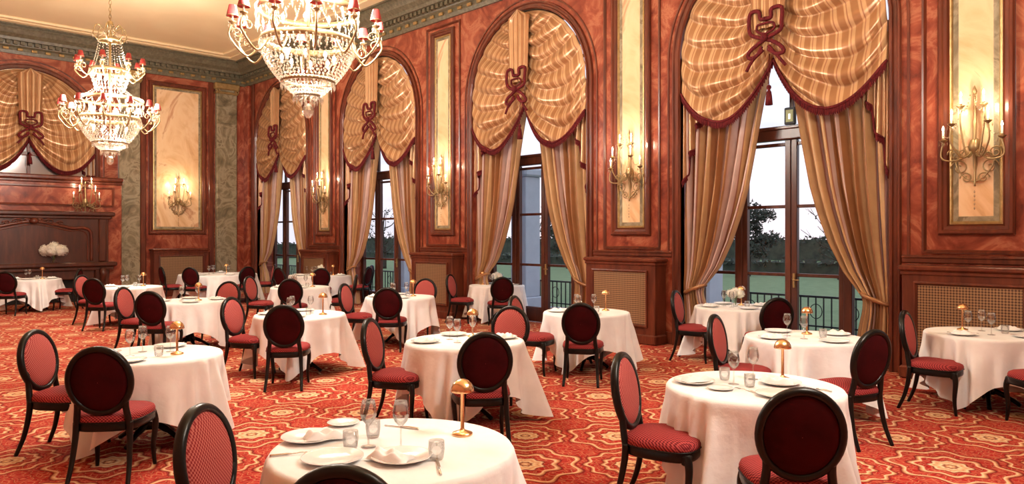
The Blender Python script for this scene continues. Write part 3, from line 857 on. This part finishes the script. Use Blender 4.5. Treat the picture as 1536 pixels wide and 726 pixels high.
def flowers_mesh(R,nh,vh):
    m=MB(); rnd=random.Random(3)
    m.lathe([(0,.004),(.045*R/.2,0),(.05*R/.2,.02),(.03*R/.2,vh*.5),(.055*R/.2,vh)],20,2)
    for k in range(nh):
        t=2*pi*k/max(1,nh-1)*1.0; rr=0 if k==0 else R*.60
        c=Vector((rr*math.cos(t),rr*math.sin(t),vh+R*(.62 if k==0 else .36)))
        m.tube([(0,0,.02),(c.x*.2,c.y*.2,vh),tuple(c)],.006,5,1)
        hr=R*.47
        for i in range(170):
            d=Vector((rnd.gauss(0,1),rnd.gauss(0,1),rnd.gauss(0,1))).normalized()
            p=c+d*hr*rnd.uniform(.85,1.05); u=d.orthogonal().normalized(); v=d.cross(u); s_=hr*.17
            a=rnd.random()*6.28; u2=u*math.cos(a)+v*math.sin(a); v2=d.cross(u2)
            vs=[p+d*s_*.3]
            for q in range(8):
                an=q*pi/4; ra=s_*(1.0 if q%2==0 else .55); vs.append(p+(u2*math.cos(an)+v2*math.sin(an))*ra)
            m.add(vs,[(0,1+q,1+(q+1)%8) for q in range(8)],0,False)
        m.lathe([(0,-hr*.85),(hr*.6,-hr*.6),(hr*.85,0),(hr*.6,hr*.6),(0,hr*.85)],12,0,T(*c))
    return m.mesh('flower_vase',[M_petal,M_stem,M_glass])
flA=flowers_mesh(.32,7,.22); flB=flowers_mesh(.13,5,.14)

def Wd(l,d): return (.720*l+.694*d, -.694*l+.720*d)
TZ=.758
tabs={'A':(-.575,3.55),'B':(1.65,5.01),'C':(-3.14,6.37),'D':(-.46,7.2),'E':(2.98,7.46),'F':(5.02,7.76),'G':(3.26,10.7),
'H':(1.01,9.95),'I':(-2.79,9.66),'J':(-5.14,11.7),'K':(-1.91,12.5),'L':(-.32,15.5),'M':(-4.3,14.9),'N':(-5.08,19.6),'O':(-8.05,20.1),'P':(-7.79,15.0),'Q':(-11.55,17.7)}
big={'N':.85,'O':1.0}
i=0
for k,(l,d) in tabs.items():
    x,y=Wd(l,d)
    me=tmeshes[i%5] if k not in big else table_mesh(big[k],20+i)
    obj('dining_table',me,(x,y,0),random.random()*6.28 if k not in 'AB' else 1.1); i+=1
def put(name,me,l,d,rot=None,z=TZ):
    x,y=Wd(l,d); return obj(name,me,(x,y,z),random.random()*6.28 if rot is None else rot)
lampoff={'A':(.32,.22),'B':(.28,.22),'C':(.24,-.02),'D':(.06,.26),'E':(.10,.20),'F':(-.10,.25),'G':(.15,.2),'H':(.28,.15),'I':(.32,-.08),'J':(.14,.0),'K':(.22,.05),'L':(-.3,.1),'M':(.25,0),'P':(.2,.1),'Q':(.15,.1),'N':(.35,-.2),'O':(.3,-.2)}
yaw=-math.atan2(.694,.720)
for k,(l,d) in tabs.items():
    lo=lampoff[k]; put('table_lamp',lamp,l+lo[0],d+lo[1])
    rr=random.Random(ord(k))
    if k=='A':
        for a,b_,q in ((-.44,.13,1),(-.24,-.22,1),(.07,-.20,1),(-.34,.43,0)): put('dinner_plate' if q else 'side_plate',plate if q else splate,l+a,d+b_,0)
        put('linen_napkin',napk,l-.36,d+.13,yaw+.3,TZ+.01); put('linen_napkin',napk,l+.02,d-.22,yaw-.5,TZ+.01)
        put('wine_glass',wine,l-.12,d+.0);put('wine_glass',wine,l+.04,d-.02);put('water_tumbler',tumb,l+.23,d-.20);put('water_tumbler',tumb,l-.13,d+.17);put('water_tumbler',tumb,l-.20,d-.03)
        put('fork',fork,l-.45,d-.13,yaw-1.3);put('table_knife',knife,l+.25,d-.32,yaw+.2);put('table_knife',knife,l-.02,d+.36,yaw+1.2);continue
    if k=='B':
        for a,b_,q in ((-.38,.10,1),(.20,.05,1),(-.26,-.12,0),(.05,-.33,1)): put('dinner_plate' if q else 'side_plate',plate if q else splate,l+a,d+b_,0)
        put('linen_napkin',napk,l-.36,d+.12,yaw+.3,TZ+.01); put('linen_napkin',napk,l+.18,d+.05,yaw-.4,TZ+.01)
        put('wine_glass',wine,l-.12,d+.05);put('wine_glass',wine,l+.07,d+.22);put('water_tumbler',tumb,l-.14,d+.2);put('water_tumbler',tumb,l-.04,d-.04)
        put('fork',fork,l-.10,d-.17,yaw+.5);put('table_knife',knife,l+.38,d-.12,yaw+.6);continue
    R0=.40 if k not in big else big[k]-.2
    np_=4 if k not in big else 7
    a0=rr.random()*.5
    for j in range(np_):
        a=a0+2*pi*j/np_
        px,pz=l+R0*math.cos(a),d+R0*math.sin(a)
        if abs(px-(l+lo[0]))<.2 and abs(pz-(d+lo[1]))<.2: continue
        put('dinner_plate',plate,px,pz,0)
        if j%2==0: put('linen_napkin',napk,px,pz,None,TZ+.01)
    for j in range(4 if k not in big else 7):
        a=a0+.8+2*pi*j/4; r_=.17 if k not in big else rr.uniform(.2,.5)
        gx,gy=l+r_*math.cos(a),d+r_*math.sin(a)
        if abs(gx-(l+lo[0]))<.09 and abs(gy-(d+lo[1]))<.09: continue
        put('wine_glass' if j%4!=3 else 'water_tumbler',wine if j%4!=3 else tumb,gx,gy)
x,y=Wd(tabs['G'][0],tabs['G'][1]); obj('flower_vase',flB,(x+.0,y-.0,TZ))
x,y=Wd(tabs['L'][0],tabs['L'][1]); obj('flower_vase',flB,(x,y,TZ))
x,y=Wd(tabs['N'][0],tabs['N'][1]); obj('flower_vase',flB,(x,y,TZ))
obj('flower_vase',flA,(4.74,YB-.74,1.08))

# ---------- chairs: (table, lateral, depth of the chair back[, facing angle deg])
chs=[('C',-2.92,5.20),('C',-4.00,6.15,-4),('A',-1.45,3.40,-8),('A',-.575,2.50),('B',1.50,3.78),('B',.74,4.95,-30),('E',3.05,6.15,118),('F',4.22,7.75,-42),('F',4.95,6.55),
('E',2.02,7.35,-32),('G',3.40,9.4),('G',2.50,10.7,-33),('H',.82,8.65),('D',-.20,5.98),('D',-1.37,7.0,-9),('D',.0,8.25),('I',-2.62,8.40),('I',-3.57,9.5,-14),('K',-2.80,12.2,-14),('K',-1.92,11.25),
('J',-4.95,12.85),('J',-6.05,11.4,-10),('J',-5.2,10.5),('P',-7.85,13.75),('P',-8.8,14.95,-10),('Q',-10.55,17.9),('Q',-11.3,16.35),('M',-5.2,14.5,-14),('M',-4.1,13.6),('N',-5.9,18.5),
('N',-4.75,18.25),('N',-3.75,19.2),('N',-3.85,20.2),('O',-8.2,18.7),('O',-6.9,19.2),('O',-9.2,19.2),('L',-1.3,15.3,-20),('L',-.2,14.2),('H',.02,9.7,-22),('M',-3.2,15.1),('K',-1.6,13.7),('O',-6.7,20.7)]
for c_ in chs:
    k,l,d=c_[:3]
    tx,ty=tabs[k]; v=Vector((tx-l,ty-d)); L=v.length; v.normalize()
    R=big.get(k,.575); mn=R+.44
    if len(c_)>3:
        ph=math.radians(c_[3]); fv=Vector((math.cos(ph),math.sin(ph)))
        mn=R+.30
    else: fv=v
    if L<mn: l,d=tx-v.x*mn,ty-v.y*mn
    l+=fv.x*.30; d+=fv.y*.30
    x,y=Wd(l,d); fx,fy=Wd(fv.x,fv.y)
    ang=math.atan2(fy,fx)-pi/2+random.uniform(-.06,.06)
    obj('dining_chair',chair,(x,y,0),ang)

# ---------- exterior
m=MB(); m.box(XW+TH,120,-60,120,-.5,-.22,0); fin(m,'lawn',[M_lawn])
m=MB(); m.box(XW+TH,14.2,-10,34,-.22,-.06,0); fin(m,'terrace',[M_stone])
for yy in (-2.2,2.9,8.1,13.3,18.5,23.7,28.9):
    m2=MB(); m2.box(-.32,.32,-.32,.32,-.06,.25,0,.03); m2.box(-.27,.27,-.27,.27,.25,3.3,0,.02); m2.box(-.36,.36,-.36,.36,3.3,3.5,0,.04)
    fin(m2,'terrace_pillar',[M_stucco],(13.3,yy,0))
m=MB()
y0=-8
while y0<33:
    m.box(13.985,14.015,y0-.009,y0+.009,-.06,.62,0); y0+=.15
m.box(13.975,14.025,-8,33,.60,.64,0); m.box(13.985,14.015,-8,33,.04,.07,0)
for i in range(60):
    yy=-7.5+i*.68
    m.tube([(14,yy+.12*math.cos(t),.34+.14*math.sin(t)) for t in [q*2*pi/14 for q in range(14)]],.009,5,0,True)
fin(m,'terrace_railing',[M_iron])
def leafcloud(m,c,r,n,rnd,s_=.13):
    for i in range(n):
        d=Vector((rnd.gauss(0,1),rnd.gauss(0,1),rnd.gauss(0,.8))); d.normalize(); p=Vector(c)+Vector((d.x*r[0],d.y*r[1],d.z*r[2]))*rnd.random()**.4
        u=Vector((rnd.gauss(0,1),rnd.gauss(0,1),rnd.gauss(0,1))).normalized(); v=u.orthogonal().normalized()
        m.add([p+u*s_,p+v*s_*.6,p-u*s_,p-v*s_*.6],[(0,1,2,3)],1,False)
def tree_mesh(seed,h,dense):
    m=MB(); rnd=random.Random(seed)
    m.tube(cr([(0,0,0),(.1,.05,h*.3),(-.1,.1,h*.6),(.05,0,h*.9)],5),[.20-.011*i for i in range(16)],7,0)
    for k in range(14):
        a=rnd.random()*6.28; z0=h*rnd.uniform(.25,.75); L=h*rnd.uniform(.2,.36)
        e=(L*math.cos(a),L*math.sin(a),z0+L*rnd.uniform(.3,.8))
        m.tube(cr([(0,0,z0),(e[0]*.5,e[1]*.5,z0+L*.15),e],4),[.07-.007*i for i in range(9)],5,0)
        for j in range(5):
            b_=a+rnd.uniform(-1,1); m.tube([e,(e[0]+L*.4*math.cos(b_),e[1]+L*.4*math.sin(b_),e[2]+L*.3)],[.02,.008],4,0)
        leafcloud(m,e,(L*.5,L*.5,L*.4),int(dense),rnd)
    leafcloud(m,(0,0,h*.85),(h*.2,h*.2,h*.2),int(dense*2),rnd)
    return m.mesh('garden_tree',[M_bark,M_leaf])
tm=[tree_mesh(1,5.2,260),tree_mesh(2,6.0,180),tree_mesh(5,5.5,8)]
for l,d,k,s_ in ((11.9,37,0,.72),(15.2,34,2,.62),(17.5,38,0,.50),(10.0,54,1,.6),(3.5,46,1,.62),(1.2,40,2,.7),(-3.2,48,0,.6),(-8,46,2,.7),(-13.5,50,0,.6),(22,44,1,.6)):
    x,y=Wd(l,d); obj('garden_tree',tm[k],(x,y,-.22),k+l,(s_,s_,s_))
m=MB(); rnd=random.Random(9)
def hedge(x0,y0,x1,y1,h,wd):
    L=math.hypot(x1-x0,y1-y0); n=int(L*26)
    a=Vector((x0,y0,0)); b_=Vector((x1,y1,0)); nn=Vector((-(y1-y0),x1-x0,0)).normalized()
    vs=[]
    for p in (a,b_):
        for s_,z in ((-1,-.2),(-1,h*.9),(1,h*.9),(1,-.2)): q=p+nn*s_*wd*.4; vs.append((q.x,q.y,z))
    m.add(vs,[(0,1,5,4),(1,2,6,5),(2,3,7,6),(0,3,2,1),(4,5,6,7)],1,False)
    for i in range(n):
        t=rnd.random(); p=a.lerp(b_,t)+nn*rnd.uniform(-.5,.5)*wd; p.z=h*rnd.random()**.35+rnd.uniform(-.05,.12)
        u=Vector((rnd.gauss(0,1),rnd.gauss(0,1),rnd.gauss(0,1))).normalized(); v=u.orthogonal().normalized()
        m.add([p+u*.2,p+v*.14,p-u*.2,p-v*.14],[(0,1,2,3)],1,False)
hedge(40,-12,38,62,.40,1.2); hedge(62,-15,58,90,1.7,1.6); hedge(38,64,8,66,1.2,1.4)
fin(m,'garden_hedge',[M_bark,M_leaf])

# ---------- world
wd=bpy.data.worlds.new('dusk_sky'); sc.world=wd; wd.use_nodes=True; nt=wd.node_tree
bg=nt.nodes['Background']
tc=nt.nodes.new('ShaderNodeTexCoord'); sp=nt.nodes.new('ShaderNodeSeparateXYZ'); nt.links.new(tc.outputs['Generated'],sp.inputs[0])
base=ramp(nt,sp.outputs[2],[(0,(.70,.62,.64)),(.12,(.66,.66,.72)),(.4,(.58,.64,.76)),(1,(.42,.50,.66))])
mp=nt.nodes.new('ShaderNodeMapping'); nt.links.new(tc.outputs['Generated'],mp.inputs[0]); mp.inputs['Scale'].default_value=(1,1,5)
n=noise(nt,mp.outputs[0],3.5,6,.3)
col=mix(nt,ramp(nt,n,[(.42,(0,0,0)),(.62,(.7,.7,.7))]),base,(.43,.44,.52,1))
nt.links.new(col,bg.inputs[0]); bg.inputs[1].default_value=1.9

# ---------- camera
cam=bpy.data.cameras.new('camera'); co=bpy.data.objects.new('camera',cam); bpy.context.collection.objects.link(co)
cam.sensor_width=36; cam.lens=36*1100/1536; cam.shift_y=-8/1536; cam.clip_end=400; cam.clip_start=.05
co.location=(0,0,1.776); co.rotation_euler=(pi/2,0,-math.atan2(.694,.720))
sc.camera=co
